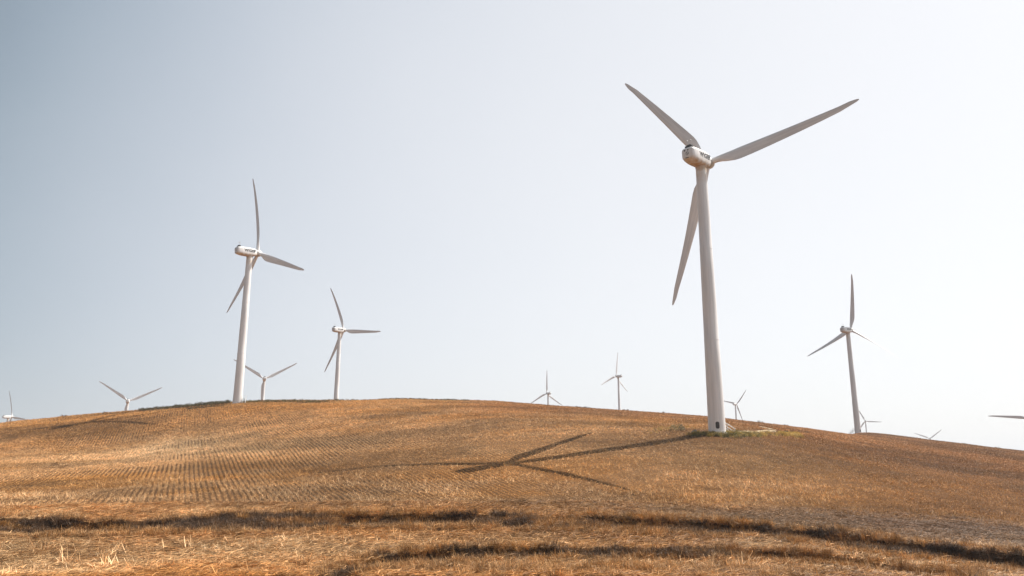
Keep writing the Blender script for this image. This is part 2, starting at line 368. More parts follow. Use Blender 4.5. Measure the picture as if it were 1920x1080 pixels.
def row_strength(X, Y):
    s = X / np.maximum(Y, 24)
    return sst(72, 78, Y) * sst(.16, -.10, s + (fbm(X * .05, Y * .05, 2) - .5) * .2) * (.12 + .88 * sst(.34, .62, fbm(X * .055 + 70, Y * .09 + 11, 4)))
ra_ = gm.attributes.new('rows', 'FLOAT', 'POINT'); ra_.data.foreach_set('value', row_strength(Xg, Yg).ravel())
tag(link('ground', gm, M_GROUND), 'ploughed stubble hillside of dry orange brown straw', kind='structure')

# ------------------------------------------------------------------ wind turbines
RB, OH, REAR, TILT, HH = 25.01, 2.644, 4.426, R(5), 45.0
def tower_mesh(n):
    bm = bmesh.new(); st = []
    def rad(z): return 1.32 - (1.32 - .86) * (z / 43.7) ** .92
    zs = [0, 1.5, 5, 10, 14.5, 14.55, 20, 25, 29.4, 29.45, 35, 40, 43.4, 43.7]
    for z in zs:
        r = rad(z) - (.012 if z in (14.55, 29.45) else 0)
        st.append([(r * math.cos(2 * math.pi * i / n), r * math.sin(2 * math.pi * i / n), z) for i in range(n)])
    # foundation skirt and seam rings
    bm_loft(bm, st)
    for z, rr, h in ((14.5, .02, .09), (29.4, .02, .09), (43.55, .07, .15), (.10, .16, .20)):
        r = rad(z) + rr
        bm_loft(bm, [[(r * math.cos(2 * math.pi * i / n), r * math.sin(2 * math.pi * i / n), zz) for i in range(n)] for zz in (z - h / 2, z + h / 2)])
    return bm_mesh('tower', bm, 40)
def sup(hw, zt, zb, y, n=28, p=4.4):
    out = []
    for i in range(n):
        a = 2 * math.pi * i / n; c, s = math.cos(a), math.sin(a)
        x = hw * math.copysign(abs(c) ** (2 / p), c); z = math.copysign(abs(s) ** (2 / p), s)
        out.append((x, y, z * zt if z > 0 else -z * zb))
    return out
def nacelle_mesh(n=28):
    bm = bmesh.new()
    st = [(-4.43, .80, .80, -.55), (-4.38, .95, .97, -.70), (-4.2, 1.08, 1.12, -.86), (-3.6, 1.16, 1.22, -1.05), (-2.6, 1.20, 1.27, -1.25), (-1.2, 1.20, 1.24, -1.32),
          (.4, 1.20, 1.18, -1.32), (1.1, 1.14, 1.08, -1.2), (1.6, 1.0, .95, -1.0), (1.82, .92, .88, -.92)]
    bm_loft(bm, [sup(w_, t, b, y, n) for y, w_, t, b in st])
    # top hatch ridge and a seam band
    bm_box(bm, (0, -.9, 1.27), (.9, 1.6, .10))
    bm_box(bm, (0, .95, 1.13), (.35, .5, .22))
    return bm_mesh('nacelle', bm, 35)
def hub_mesh(n=24):
    bm = bmesh.new(); st = [(1.88, .80), (1.95, .92), (2.2, 1.0), (3.0, 1.0), (3.35, .92), (3.7, .70), (3.95, .38), (4.02, .1)]
    bm_loft(bm, [[(r * math.cos(2 * math.pi * i / n), y, r * math.sin(2 * math.pi * i / n)) for i in range(n)] for y, r in st])
    return bm_mesh('hub', bm, 40)
def blade_mesh(full=True):
    """span +Z, leading edge +X, downwind +Y"""
    bm = bmesh.new(); rings = []
    tab = [(.75, .98, 1.0, 0), (1.6, 1.0, 1.0, 0), (2.4, 1.25, .72, .35), (3.4, 1.70, .48, .75), (4.6, 2.05, .32, 1), (5.6, 2.15, .26, 1), (7.5, 2.03, .22, 1), (10, 1.83, .19, 1), (13, 1.60, .17, 1),
           (16, 1.38, .155, 1), (19, 1.15, .145, 1), (22, .90, .14, 1), (23.6, .70, .14, 1), (24.5, .46, .14, 1), (24.9, .24, .14, 1), (25.0, .10, .14, 1)]
    n = 18 if full else 10
    for r, ch, th, af in tab:
        tw = R(16 * math.exp(-(r - 3) / 6.5) if r > 3 else 16) * af
        off = 2.535 * (r / RB) - 2.0 * (r / RB) ** 2      # coning + flex, upwind
        ring = []
        for i in range(n):
            a = 2 * math.pi * i / n; c, s = math.cos(a), math.sin(a)
            cx_, cy_ = .5 * ch * c, .5 * ch * th * s
            # airfoil: x from +.3c (leading) to -.7c (trailing)
            ax = ch * (.5 * c - .20) if r < 23.6 else ch * (.5 * c - .05)
            ay = ch * th * .5 * s * (0.55 + .45 * c if c < 0.2 else 1.0) * (1.0 if s > 0 else .8)
            x = cx_ * (1 - af) + ax * af; y = cy_ * (1 - af) + ay * af
            X_ = x * math.cos(tw) + y * math.sin(tw); Y_ = -x * math.sin(tw) + y * math.cos(tw)
            ring.append((X_, Y_ - off, r))
        rings.append(ring)
    bm_loft(bm, rings)
    return bm_mesh('blade', bm, 50)
def text_mesh(txt, size, name):
    cu = bpy.data.curves.new('t', 'FONT'); cu.body = txt; cu.size = size; cu.offset = .04; cu.space_character = 1.08; cu.extrude = .012; cu.resolution_u = 3
    cu.align_x = 'CENTER'; cu.align_y = 'CENTER'
    o = bpy.data.objects.new('t', cu); COL.objects.link(o); bpy.context.view_layer.update()
    me = bpy.data.meshes.new_from_object(o.evaluated_get(bpy.context.evaluated_depsgraph_get())); me.name = name
    bpy.data.objects.remove(o); bpy.data.curves.remove(cu); return me
ME = dict(tower=tower_mesh(48), nacelle=nacelle_mesh(), hub=hub_mesh(), blade=blade_mesh())
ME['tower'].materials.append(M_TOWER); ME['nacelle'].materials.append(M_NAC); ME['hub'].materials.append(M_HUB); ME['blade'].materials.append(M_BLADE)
# nacelle details, in nacelle space
def emblem_mesh():
    bm = bmesh.new(); n = 28
    for (ro, ri) in ((.27, .215),):
        o_, i_, o2, i2 = [], [], [], []
        for k in range(n):
            a = 2 * math.pi * k / n; c, s = math.cos(a), math.sin(a)
            o_.append(bm.verts.new((ro * c, 0, ro * s))); i_.append(bm.verts.new((ri * c, 0, ri * s)))
            o2.append(bm.verts.new((ro * c, -.02, ro * s))); i2.append(bm.verts.new((ri * c, -.02, ri * s)))
        for k in range(n):
            j = (k + 1) % n
            bm.faces.new((o_[k], o_[j], o2[j], o2[k])); bm.faces.new((o2[k], o2[j], i2[j], i2[k])); bm.faces.new((i2[k], i2[j], i_[j], i_[k]))
    bm_box(bm, (0, -.008, 0), (.34, .016, .09), Matrix.Rotation(R(40), 4, 'Y'))
    bm_box(bm, (0, -.008, -.36), (.36, .012, .03))
    return bm_mesh('round_emblem', bm)
def cooler_mesh():
    bm = bmesh.new()
    bm_box(bm, (0, -3.55, 1.42), (1.25, .62, .24)); bm_box(bm, (0, -3.52, 1.60), (.85, .46, .14)); bm_box(bm, (0, -3.52, 1.71), (.55, .34, .09))
    for x in (-.5, .5): bm_box(bm, (x, -3.5, 1.27), (.08, .4, .12))
    for k in range(6): bm_box(bm, (-.5 + k * .2, -3.875, 1.42), (.05, .03, .2))
    return bm_mesh('roof_cooler', bm)
def vane_mesh():
    bm = bmesh.new()
    for x in (-.32, .32):
        bm_tube(bm, (x, -3.3, 1.25), (x, -3.3, 2.55), .03, 6)
        bm_box(bm, (x, -3.38, 2.6), (.05, .34, .12))
    bm_tube(bm, (-.42, -3.3, 2.5), (.42, -3.3, 2.5), .028, 6)
    return bm_mesh('wind_vane', bm)
def vent_mesh():
    bm = bmesh.new()
    bm_tube(bm, (0, -4.445, 0), (0, -4.30, 0), .135, 16)
    return bm_mesh('vent', bm)
def slot_mesh():
    bm = bmesh.new(); bm_box(bm, (-.1, -4.40, -.62), (.55, .14, .12)); return bm_mesh('drain_slot', bm)
ME['emblem'] = emblem_mesh(); ME['cooler'] = cooler_mesh(); ME['vane'] = vane_mesh(); ME['vent'] = vent_mesh(); ME['slot'] = slot_mesh(); ME['text'] = text_mesh('WIGEP', 1.12, 'lettering')
for k, m_ in (('emblem', M_BLACK), ('cooler', M_DARK), ('vane', M_GALV), ('vent', M_DARK), ('slot', M_DARK), ('text', M_BLACK)): ME[k].materials.append(m_)
def seam_mesh():
    bm = bmesh.new(); n = 24
    for y, r in ((1.84, .93), (2.32, 1.012)):
        bm_loft(bm, [[(r * math.cos(2 * math.pi * i / n), yy, r * math.sin(2 * math.pi * i / n)) for i in range(n)] for yy in (y - .03, y + .03)])
    return bm_mesh('hub_seal', bm, 40)
ME['seam'] = seam_mesh(); ME['seam'].materials.append(M_DARK)
def hatch_mesh():
    bm = bmesh.new(); n = 28; pts = []
    for i in range(n):
        a = 2 * math.pi * i / n; c, s = math.cos(a), math.sin(a)
        pts.append((.29 * math.copysign(abs(c) ** .8, c), .27 * s + math.copysign(.26, s) if abs(s) > 1e-6 else 0))
    # curved to the wall of the tower (faces -Y), proud of it
    def P(x, z, d): r = 1.32 - .46 * ((z + 1.25) / 43.7) ** .92 + d; a = x / r; return (r * math.sin(a), -r * math.cos(a), z + 1.25)
    bm_loft(bm, [[P(x * 1.0, z, -.03) for x, z in pts], [P(x, z, .025) for x, z in pts]])
    return bm_mesh('hatch', bm)
ME['hatch'] = hatch_mesh(); ME['hatch'].materials.append(M_DARK)
def stair_meshes(sgn):
    """platform behind the tower (+Y), flight going down to sgn*X"""
    r0 = 1.30; y0, y1 = r0 + .02, r0 + 1.02; H = 1.45; x0 = .55 * sgn; x1 = x0 + sgn * 2.35
    bm = bmesh.new(); bm_box(bm, (0, (y0 + y1) / 2, H - .04), (1.25, y1 - y0, .07))
    for x in (-.55, .55): bm_tube(bm, (x, y1 - .06, H - .05), (x, y1 - .06, -.4), .035, 6)
    bm_tube(bm, (0, y1 - .1, H - .1), (0, y0, .15), .03, 6)
    pl = bm_mesh('platform', bm)
    bm = bmesh.new()
    for y in (y0 + .08, y1 - .06):
        a = Vector((x0, y, H)); b = Vector((x1, y, -.25))
        for h in (.03,): bm_tube(bm, a + Vector((0, 0, h)), b + Vector((0, 0, h)), .06, 6)
    n = 8
    for k in range(n):
        t = (k + .5) / n; bm_box(bm, (x0 + (x1 - x0) * t, (y0 + y1) / 2, H + (-.25 - H) * t), (.24, y1 - y0 - .2, .035))
    fl = bm_mesh('flight', bm)
    bm = bmesh.new()
    for y in (y0 + .08, y1 - .06):
        for h in (.5, 1.0):
            bm_tube(bm, (x0, y, H + h), (x1, y, -.25 + h), .032, 6)
        for t in (0, .5, .97):
            x = x0 + (x1 - x0) * t; z = H + (-.25 - H) * t; bm_tube(bm, (x, y, z), (x, y, z + 1.0), .03, 6)
    for h in (.5, 1.0): bm_tube(bm, (-x0, y1 - .06, H + h), (x0, y1 - .06, H + h), .03, 6); bm_tube(bm, (-x0, y0 + .1, H + h), (-x0, y1 - .06, H + h), .03, 6)
    bm_tube(bm, (-x0, y1 - .06, H), (-x0, y1 - .06, H + 1), .03, 6)
    hr = bm_mesh('handrail', bm)
    for m_ in (pl, fl, hr): m_.materials.append(M_GALV)
    return pl, fl, hr
STAIR = {1: stair_meshes(1), -1: stair_meshes(-1)}
def turbine(x, y, az, ph, label, detail=2, hatch_az=0, sgn=1, group='white three bladed wind turbines', z=None, feather=None):
    """az: compass of the rotor axis, ph: angle of the first blade; detail 2 near, 1 middle, 0 far"""
    root = bpy.data.objects.new('wind_turbine', None); COL.objects.link(root); root.empty_display_size = 3
    root.location = (x, y, (gz(x, y) if z is None else z) - .05); root.rotation_euler = (0, 0, -R(az))
    tag(root, label, 'wind turbine', group)
    tw = link('tower', ME['tower'], None, root); tw.rotation_euler = (0, 0, R(az) + R(hatch_az))
    if detail >= 1:
        link('hatch', ME['hatch'], None, tw)
        pl, fl, hr = STAIR[sgn]
        link('platform', pl, None, tw); link('stair_flight', fl, None, tw); link('handrail', hr, None, tw)
    nac = link('nacelle', ME['nacelle'], None, root); nac.location = (0, 0, HH); nac.rotation_euler = (TILT, 0, 0)
    link('roof_cooler', ME['cooler'], None, nac)
    if detail >= 1:
        link('wind_vane', ME['vane'], None, nac); link('drain_slot', ME['slot'], None, nac)
        for vx in (-.42, .16): link('vent', ME['vent'], None, nac).location = (vx, 0, .66)
        t = link('lettering', ME['text'], None, nac); t.matrix_local = Matrix(((0, 0, 1, 1.20), (1, 0, 0, -.55), (0, 1, 0, .16), (0, 0, 0, 1)))
        t2 = link('lettering', ME['text'], None, nac); t2.matrix_local = Matrix(((0, 0, -1, -1.20), (-1, 0, 0, -.55), (0, 1, 0, .16), (0, 0, 0, 1)))
        e = link('round_emblem', ME['emblem'], None, nac); e.location = (0, -4.432, .12)
    hub = link('hub', ME['hub'], None, root); hub.location = (0, 0, HH); hub.rotation_euler = (TILT, 0, 0)
    if detail >= 1: link('hub_seal', ME['seam'], None, hub)
    a = Vector((0, math.cos(TILT), math.sin(TILT))); side = Vector((1, 0, 0)); up = side.cross(a); hc = Vector((0, 0, HH)) + a * OH
    for k in range(3):
        th = R(ph + 120 * k); d = side * math.cos(th) + up * math.sin(th); t = -side * math.sin(th) + up * math.cos(th)
        M = Matrix.Identity(4)
        for i in range(3): M[i][0] = t[i]; M[i][1] = -a[i]; M[i][2] = d[i]; M[i][3] = hc[i]
        b = link('blade', ME['blade'], None, root); b.matrix_local = M @ Matrix.Rotation(R(feather[k]), 4, 'Z') if feather else M
    return root
TURB = [
 (31.49, 116.60, 42.33, 7.44, 'largest and nearest wind turbine, its long shadow lying across the field', 2, -10, 1),
 (-78.53, 215.43, 41.08, -21.17, 'second largest turbine, on the crest beside dark scrub, one blade nearly upright', 2, -75, 1),
 (-86.11, 368.41, 34.0, -6.69, 'mid sized turbine behind the left crest with one blade level, pointing right', 1, 10, 1),
 (148.21, 325.4, 54.45, -39.44, 'mid sized turbine standing on the right hand crest with a dark hatch at its foot', 1, 22, -1),
 (39.0, 811.8, -31.5, -28.9, 'small distant turbine, one blade straight up, two lower blades touching the crest', 0),
 (107.5, 755.6, -44.2, -34.8, 'slim distant turbine with its whole rotor clear of the crest, left of the largest turbine', 0),
 (296.0, 999.0, 53.8, 45.6, 'small distant turbine just right of the foot of the largest turbine', 0),
 (-175.0, 528.4, -21.2, 29.2, 'distant turbine with a raised blade passing behind the tower of the second largest turbine', 0),
 (-287.9, 564.2, -23.0, 26.2, 'distant turbine left of the dark scrub, two blades raised in a wide V', 0),
 (-434.1, 652.1, 34.4, -6.9, 'leftmost distant turbine, hub at the level of the crest and one blade upright', 0),
 (571.0, 1223.8, 18.5, -4.2, 'tiny distant turbine peeping out behind the tower foot on the right hand crest', 0),
 (725.5, 1321.9, 20.2, 37.2, 'smallest turbine, only its hub and two raised blades showing over the right hand crest', 0),
 (359.0, 524.7, 38.6, 53.8, 'turbine cut off by the right edge, only one level blade showing', 0),
]
# hub heights of the far ones come from the sight lines, not from the ground under them
FZ = {i: z for i, z in zip(range(4, 13), (27.5, 39.8, 29.9, 12.5, -.3, -6.9, 19.8, -5.1, -15.6))}; FZ[2] = 19.47; FZ[3] = None
for i, t in enumerate(TURB):
    x, y, az, ph, lab, det = t[:6]; h, sg = (t[6], t[7]) if len(t) > 6 else (0, 1)
    g_ = gz(x, y)
    if FZ.get(i) is not None:
        print('far base', i, 'ground', round(g_ - EYE, 1), 'want', FZ[i])
    turbine(x, y, az, ph, lab, det, h, sg, z=(FZ[i] + EYE if FZ.get(i) is not None else None), feather=((74, 10, 30) if i == 3 else None))
for nm, (x, y, z) in dict(A=(31.49, 116.6, 4.33), B=(-78.53, 215.43, 16.4), D=(148.21, 325.4, 11.94)).items():
    print('base', nm, round(gz(x, y) - EYE, 2), 'want', z)

# ------------------------------------------------------------------ plants: prototypes and scatter
SRC = {}
def strips(items, name, mat):
    """items: list of (points[], width) -> thin ribbons, one island each"""
    V, Q = [], []
    for pts, wd, ax in items:
        n = len(pts); b0 = len(V)
        for i, p in enumerate(pts):
            ww = wd * (1 - .75 * i / (n - 1)) * .5
            V.append(Vector(p) - ax * ww); V.append(Vector(p) + ax * ww)
        for i in range(n - 1): Q.append((b0 + 2 * i, b0 + 2 * i + 1, b0 + 2 * i + 3, b0 + 2 * i + 2))
    me = mesh_np(name, [tuple(v) for v in V], Q); me.materials.append(mat); return me
def blade_item(x, y, h, lean, az, wd, seg=3, curl=.5, z0=-.03):
    pts = []; d = Vector((math.cos(az), math.sin(az), 0))
    for i in range(seg + 1):
        t = i / seg; a = lean + curl * t; pts.append((pts[-1][0] + d.x * math.sin(a) * h / seg, pts[-1][1] + d.y * math.sin(a) * h / seg, pts[-1][2] + math.cos(a) * h / seg) if pts else (x, y, z0))
    b = az + math.pi / 2 + random.uniform(-.6, .6); return (pts, wd, Vector((math.cos(b), math.sin(b), random.uniform(-.2, .2))))
def lying(x, y, ln, az, wd, z):
    dz = random.uniform(-.06, .12); e = (x + math.cos(az) * ln, y + math.sin(az) * ln, z + dz)
    m_ = ((x + e[0]) / 2, (y + e[1]) / 2, z + dz / 2 + random.uniform(0, .05))
    b = az + math.pi / 2; return ([(x, y, z), m_, e], wd, Vector((math.cos(b) * .8, math.sin(b) * .8, random.uniform(.2, .7))))
U = random.uniform
def proto(kind, k):
    it = []
    if kind == 'stub':
        for _ in range(random.randint(7, 10)): it.append(blade_item(U(-.08, .08), U(-.16, .16), U(.12, .34), U(0, .5), U(0, 6.28), U(.02, .04), 2, U(-.2, .6)))
        for _ in range(2): it.append(lying(U(-.15, .15), U(-.3, .3), U(.15, .4), U(0, 6.28), U(.03, .055), U(.02, .14)))
        mat = M_STRAW
    if kind == 'litter':
        base = U(-.3, .3)
        for _ in range(28): it.append(lying(U(-.7, .7), U(-.5, .5), U(.25, .85), base + random.gauss(0, .6) + random.choice((0, math.pi)), U(.028, .055), U(.02, .20)))
        for _ in range(4): it.append(blade_item(U(-.5, .5), U(-.5, .5), U(.15, .45), U(.1, .9), U(0, 6.28), U(.03, .05), 2, U(0, .8)))
        mat = M_STRAW
    if kind == 'stalk':
        for _ in range(random.randint(2, 4)): it.append(blade_item(U(-.25, .25), U(-.25, .25), U(.4, .95), U(.05, .6), U(0, 6.28), U(.035, .06), 3, U(-.1, .6)))
        for _ in range(5): it.append(blade_item(U(-.3, .3), U(-.3, .3), U(.3, .7), U(.6, 1.2), U(0, 6.28), U(.04, .08), 4, U(.4, 1.4)))
        mat = M_STRAW
    if kind == 'brush':
        for q_ in range(7):      # a few leaning tussocks of different height
            cx_, cy_ = U(-.4, .4), U(-.4, .4); hh = U(.25, .75); la, lz = U(0, .5), U(0, 6.28)
            for _ in range(16):
                a = U(0, 6.28); r = U(0, .16); it.append(blade_item(cx_ + r * math.cos(a), cy_ + r * math.sin(a), hh * U(.6, 1.15), U(0, .5) + la * .5, a if random.random() < .6 else lz, U(.018, .04), 3, U(0, 1.0)))
        for _ in range(14): it.append(lying(U(-.5, .5), U(-.5, .5), U(.3, .7), U(0, 6.28), U(.02, .045), U(.05, .35)))
        mat = M_BRUSH
    if kind == 'weed':
        for _ in range(120):
            a = U(0, 6.28); e = U(0, 1.4); r = U(.1, .55); c = Vector((r * math.cos(a) * math.cos(e) * 1.2, r * math.sin(a) * math.cos(e) * 1.2, r * math.sin(e) * 1.1 + .03))
            az = U(0, 6.28); t = U(-.5, 1.2); l = U(.05, .12); d = Vector((math.cos(az) * math.cos(t), math.sin(az) * math.cos(t), math.sin(t)))
            it.append(([c, c + d * l * .6, c + d * l], U(.05, .09), d.orthogonal().normalized()))
        for _ in range(9): it.append(blade_item(0, 0, U(.4, .7), U(0, .9), U(0, 6.28), .02, 2, .1))
        mat = M_LEAF
    return strips(it, kind, mat)
def sources(kind, n):
    c = bpy.data.collections.new(kind)
    for k in range(n):
        o = bpy.data.objects.new(kind, proto(kind, k)); c.objects.link(o)
    SRC[kind] = (c, n)
for k_, n_ in (('stub', 8), ('litter', 8), ('stalk', 6), ('brush', 6), ('weed', 5)): sources(k_, n_)
def scatter(name, kind, X, Y, scl, tints, label, cat, tiltv=.12, zoff=0.0, rz=None):
    X, Y = np.asarray(X, float), np.asarray(Y, float); n = len(X)
    Z = ground_z(X, Y) + zoff
    me = bpy.data.meshes.new(name); me.vertices.add(n); me.vertices.foreach_set('co', np.stack([X, Y, Z], 1).ravel())
    def att(nm, ty, v, key): a = me.attributes.new(nm, ty, 'POINT'); a.data.foreach_set(key, np.ascontiguousarray(v).ravel())
    rot = np.stack([rng.normal(0, tiltv, n), rng.normal(0, tiltv, n), rng.uniform(0, 6.283, n) if rz is None else rz], 1)
    att('rot', 'FLOAT_VECTOR', rot, 'vector'); scl = np.asarray(scl, float)
    att('scl', 'FLOAT_VECTOR', np.stack([scl, scl, scl * rng.uniform(.8, 1.2, n)], 1), 'vector')
    att('idx', 'INT', rng.integers(0, SRC[kind][1], n), 'value')
    att('tint', 'FLOAT_COLOR', np.concatenate([tints, np.ones((n, 1))], 1), 'color')
    o = link(name, me); tag(o, label, cat, kind='stuff')
    ng = bpy.data.node_groups.new(name, 'GeometryNodeTree'); ng.is_modifier = True
    ng.interface.new_socket('Geometry', in_out='INPUT', socket_type='NodeSocketGeometry'); ng.interface.new_socket('Geometry', in_out='OUTPUT', socket_type='NodeSocketGeometry')
    gi, go = ng.nodes.new('NodeGroupInput'), ng.nodes.new('NodeGroupOutput')
    ip = ng.nodes.new('GeometryNodeInstanceOnPoints'); ci = ng.nodes.new('GeometryNodeCollectionInfo')
    ci.inputs['Collection'].default_value = SRC[kind][0]; ci.inputs['Separate Children'].default_value = True; ci.inputs['Reset Children'].default_value = True
    def na(nm, ty): q = ng.nodes.new('GeometryNodeInputNamedAttribute'); q.data_type = ty; q.inputs['Name'].default_value = nm; return q.outputs['Attribute']
    e2 = ng.nodes.new('FunctionNodeEulerToRotation'); ng.links.new(na('rot', 'FLOAT_VECTOR'), e2.inputs[0])
    ng.links.new(gi.outputs[0], ip.inputs['Points']); ng.links.new(ci.outputs[0], ip.inputs['Instance']); ip.inputs['Pick Instance'].default_value = True
    ng.links.new(na('idx', 'INT'), ip.inputs['Instance Index']); ng.links.new(e2.outputs[0], ip.inputs['Rotation']); ng.links.new(na('scl', 'FLOAT_VECTOR'), ip.inputs['Scale'])
    ng.links.new(ip.outputs[0], go.inputs[0])
    md = o.modifiers.new('scatter', 'NODES'); md.node_group = ng
    return o
def pts_in(n, y0, y1, smax=.76):
    """uniform over the wedge of ground in front of the camera"""
    y = np.sqrt(rng.uniform(y0 ** 2, y1 ** 2, n)); s = rng.uniform(-smax, smax, n); return s * y, y
def spx(px, py=860): d = ray(px, py); return d[0]
BASE = np.array([31.49, 116.6])
# pad and track around the foot of the largest turbine
def world_px(lst): return np.array([hit(a, b)[:2] for a, b in lst])
TRK = [world_px([(1362, 812), (1385, 811), (1420, 810), (1452, 807)]),
       world_px([(1455, 806.5), (1430, 801), (1404, 796), (1380, 793), (1366, 792)])]
def seg_dist(X, Y, poly):
    d = np.full(X.shape, 1e9)
    for a, b in zip(poly[:-1], poly[1:]):
        v = b - a; L2 = v @ v; t = np.clip(((X - a[0]) * v[0] + (Y - a[1]) * v[1]) / L2, 0, 1)
        d = np.minimum(d, np.hypot(X - a[0] - t * v[0], Y - a[1] - t * v[1]))
    return d
def on_track(X, Y): return np.minimum(seg_dist(X, Y, TRK[0]), seg_dist(X, Y, TRK[1])) < 1.5

# rows of stubble
ca_, sa_ = math.cos(ROW_A), math.sin(ROW_A)
def stubble():
    Xs, Ys = [], []
    # across = X cosA + Y sinA ; along = -X sinA + Y cosA
    u = np.arange(-270, 330, ROW_P); v = np.arange(-60, 420, .23)
    Ug, Vg = np.meshgrid(u, v); Ug = Ug + rng.normal(0, .05, Ug.shape); Vg = Vg + rng.uniform(-.14, .14, Vg.shape)
    Ug = Ug - .04 * np.sin(Vg / 8.0)
    wheel = np.abs(((Ug + 7) % 23) - 11.5); wheel = (np.abs(wheel - 1.1) < .42)
    X = (Ug * ca_ - Vg * sa_).ravel(); Y = (Ug * sa_ + Vg * ca_).ravel()
    s = X / np.maximum(Y, 1)
    cy = np.interp(s, cols_s, crest_y)
    rs = row_strength(X, Y)
    k = (Y > 72 + 2 * vnoise(X * .2, X * 0)) & (Y < cy + 12) & (np.abs(s) < .76) & (rng.random(X.shape) < .85)
    k &= ~(wheel.ravel() & (rng.random(X.shape) < .45)) & (rng.random(X.shape) < .45 + 1.1 * sst(.25, .55, fbm(X * .3 + 8, Y * .3, 3)))
    k &= ~on_track(X, Y) & (np.hypot(X - BASE[0], Y - BASE[1]) > 3.2)
    X, Y, rs = X[k], Y[k], rs[k]
    j = (1 - rs) * .42; X = X + rng.uniform(-1, 1, len(X)) * j; Y = Y + rng.uniform(-1, 1, len(X)) * j
    keep = rng.random(len(X)) < np.clip(115 / Y, .35, 1) ** 1.0
    return X[keep], Y[keep]
X, Y = stubble(); print('stubble', len(X))
n5 = fbm(X * .15, Y * .15 + 20, 3)
scatter('stubble', 'stub', X, Y, (.50 + .70 * n5) * np.clip((Y / 110), .9, 1.5), tint(X, Y), 'cut straw stubble standing in drilled rows over the hillside', 'stubble')
# coarse broken stalks on the lower slope
X, Y = pts_in(15000, 73, 108); k = (fbm(X * .16 + 9, Y * .22, 3) > .50) & (rng.random(len(X)) < sst(110, 84, Y)); X, Y = X[k], Y[k]; print('stalks', len(X))
scatter('broken_stalks', 'stalk', X, Y, rng.uniform(.38, .85, len(X)), np.clip(tint(X, Y) * np.array([1.12, 1.18, 1.25]) + .015, 0, .9), 'pale broken stalks left standing and leaning on the lower slope', 'stalks', .25)
# straw litter of the foreground
X, Y = pts_in(26000, 44, 77); _, m = gully(X, Y); k = m < .5; X, Y = X[k], Y[k]; print('litter', len(X))
scatter('straw_litter', 'litter', X, Y, rng.uniform(.6, 1.1, len(X)) * (1 - .4 * sst(.05, .25, X / Y) * sst(60, 66, Y)), np.clip(tint(X, Y) * (np.array([.74, .71, .66]) * (1 - .2 * sst(.05, .3, X / Y) * sst(60, 66, Y))[:, None] * np.array([1.05, .96, .86])), 0, .9), 'flattened pale straw litter covering the foreground', 'straw', .08, rz=rng.normal(.1, .35, len(X)))
X, Y = pts_in(3000, 44, 66); _, m = gully(X, Y); k = (m < .5) & (fbm(X * .2, Y * .3, 2) > .5); X, Y = X[k], Y[k]
for px_, py_, n_ in ((200, 1046, 5), (232, 1040, 5), (120, 1058, 4), (190, 1066, 6), (285, 1050, 3), (350, 1030, 3), (1330, 1070, 5), (1400, 1066, 5), (1225, 1072, 4), (1600, 1076, 4), (60, 1035, 3)):
    p_ = hit(px_, py_, ground_z); X = np.append(X, p_[0] + rng.normal(0, .35, n_)); Y = np.append(Y, p_[1] + rng.normal(0, .35, n_))
scatter('foreground_stalks', 'stalk', X, Y, np.concatenate([rng.uniform(.35, .95, len(X) - 47), rng.uniform(1.0, 1.5, 47)]), np.clip(tint(X, Y) * 1.15, 0, .9), 'single dry stalks sticking up out of the foreground straw', 'stalks', .2)
# brown brush in the gullies and along their lips
X, Y = pts_in(90000, 44, 80); s = X / Y; k = np.zeros(len(X), bool)
for bi, (bs, bf, bt) in enumerate(BW):
    yt = np.interp(s, bs, bt); yf = np.interp(s, bs, bf); q = (Y - yf) / (yt - yf)
    pr = np.where((q > -.15) & (q < 1.25), 1, 0) * np.where(q < 1, .40, .30) * sst(.25, .5, fbm(X * .25 + bi * 9, Y * .5, 3))
    if bi: pr = pr * ((s > bs[0]) & (s < bs[-1]))
    k |= rng.random(len(X)) < pr
k |= (rng.random(len(X)) < .28 * sst(.5, .3, 1 - gs(s, Y, spx(760, 1070), 49, .13, 3.2))) 
k |= (rng.random(len(X)) < .25 * gs(s, Y, spx(1130, 1075), 48, .2, 2.2))
X, Y = X[k], Y[k]; print('brush', len(X))
n6 = fbm(X * .3, Y * .5 + 70, 3)[:, None]
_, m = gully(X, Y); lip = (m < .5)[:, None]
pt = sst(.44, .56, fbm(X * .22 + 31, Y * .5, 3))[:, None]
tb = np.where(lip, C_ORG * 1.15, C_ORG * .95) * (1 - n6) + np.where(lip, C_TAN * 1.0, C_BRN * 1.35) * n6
tb = np.where(lip, tb, tb * (1 - pt) + C_DRK * 1.3 * pt)  # deep shade of the gully wall put into the brush tint as dark patches
scatter('dry_brush', 'brush', X, Y, rng.uniform(.55, 1.15, len(X)), tb, 'brown dry grass and brush growing in the gullies across the foreground', 'dry grass', .15)
# weeds: green collar of the largest turbine, scrub along the crest
wx, wy, ws, wt = [], [], [], []
GREEN = np.array([.16, .15, .045]); OLIVE = np.array([.14, .115, .04]); YEL = np.array([.50, .33, .08]); DG = np.array([.085, .07, .025])
def along(p, n, spread, sc_, cols):
    q = world_px(p); L_ = np.concatenate([[0], np.cumsum(np.hypot(*(q[1:] - q[:-1]).T))]); t = rng.uniform(0, L_[-1], n)
    x = np.interp(t, L_, q[:, 0]) + rng.normal(0, spread, n); y = np.interp(t, L_, q[:, 1]) + rng.normal(0, spread, n)
    wx.extend(x); wy.extend(y); ws.extend(rng.uniform(*sc_, n)); c = np.array(cols)[rng.integers(0, len(cols), n)]; wt.extend(c)
along([(1300, 816), (1345, 818), (1380, 818), (1418, 817)], 330, .7, (.5, 1.0), [OLIVE, OLIVE * 1.3, YEL * .8, GREEN, YEL])
along([(1418, 816), (1450, 817), (1500, 820)], 110, .6, (.5, 1.0), [YEL, YEL, OLIVE, C_ORG])
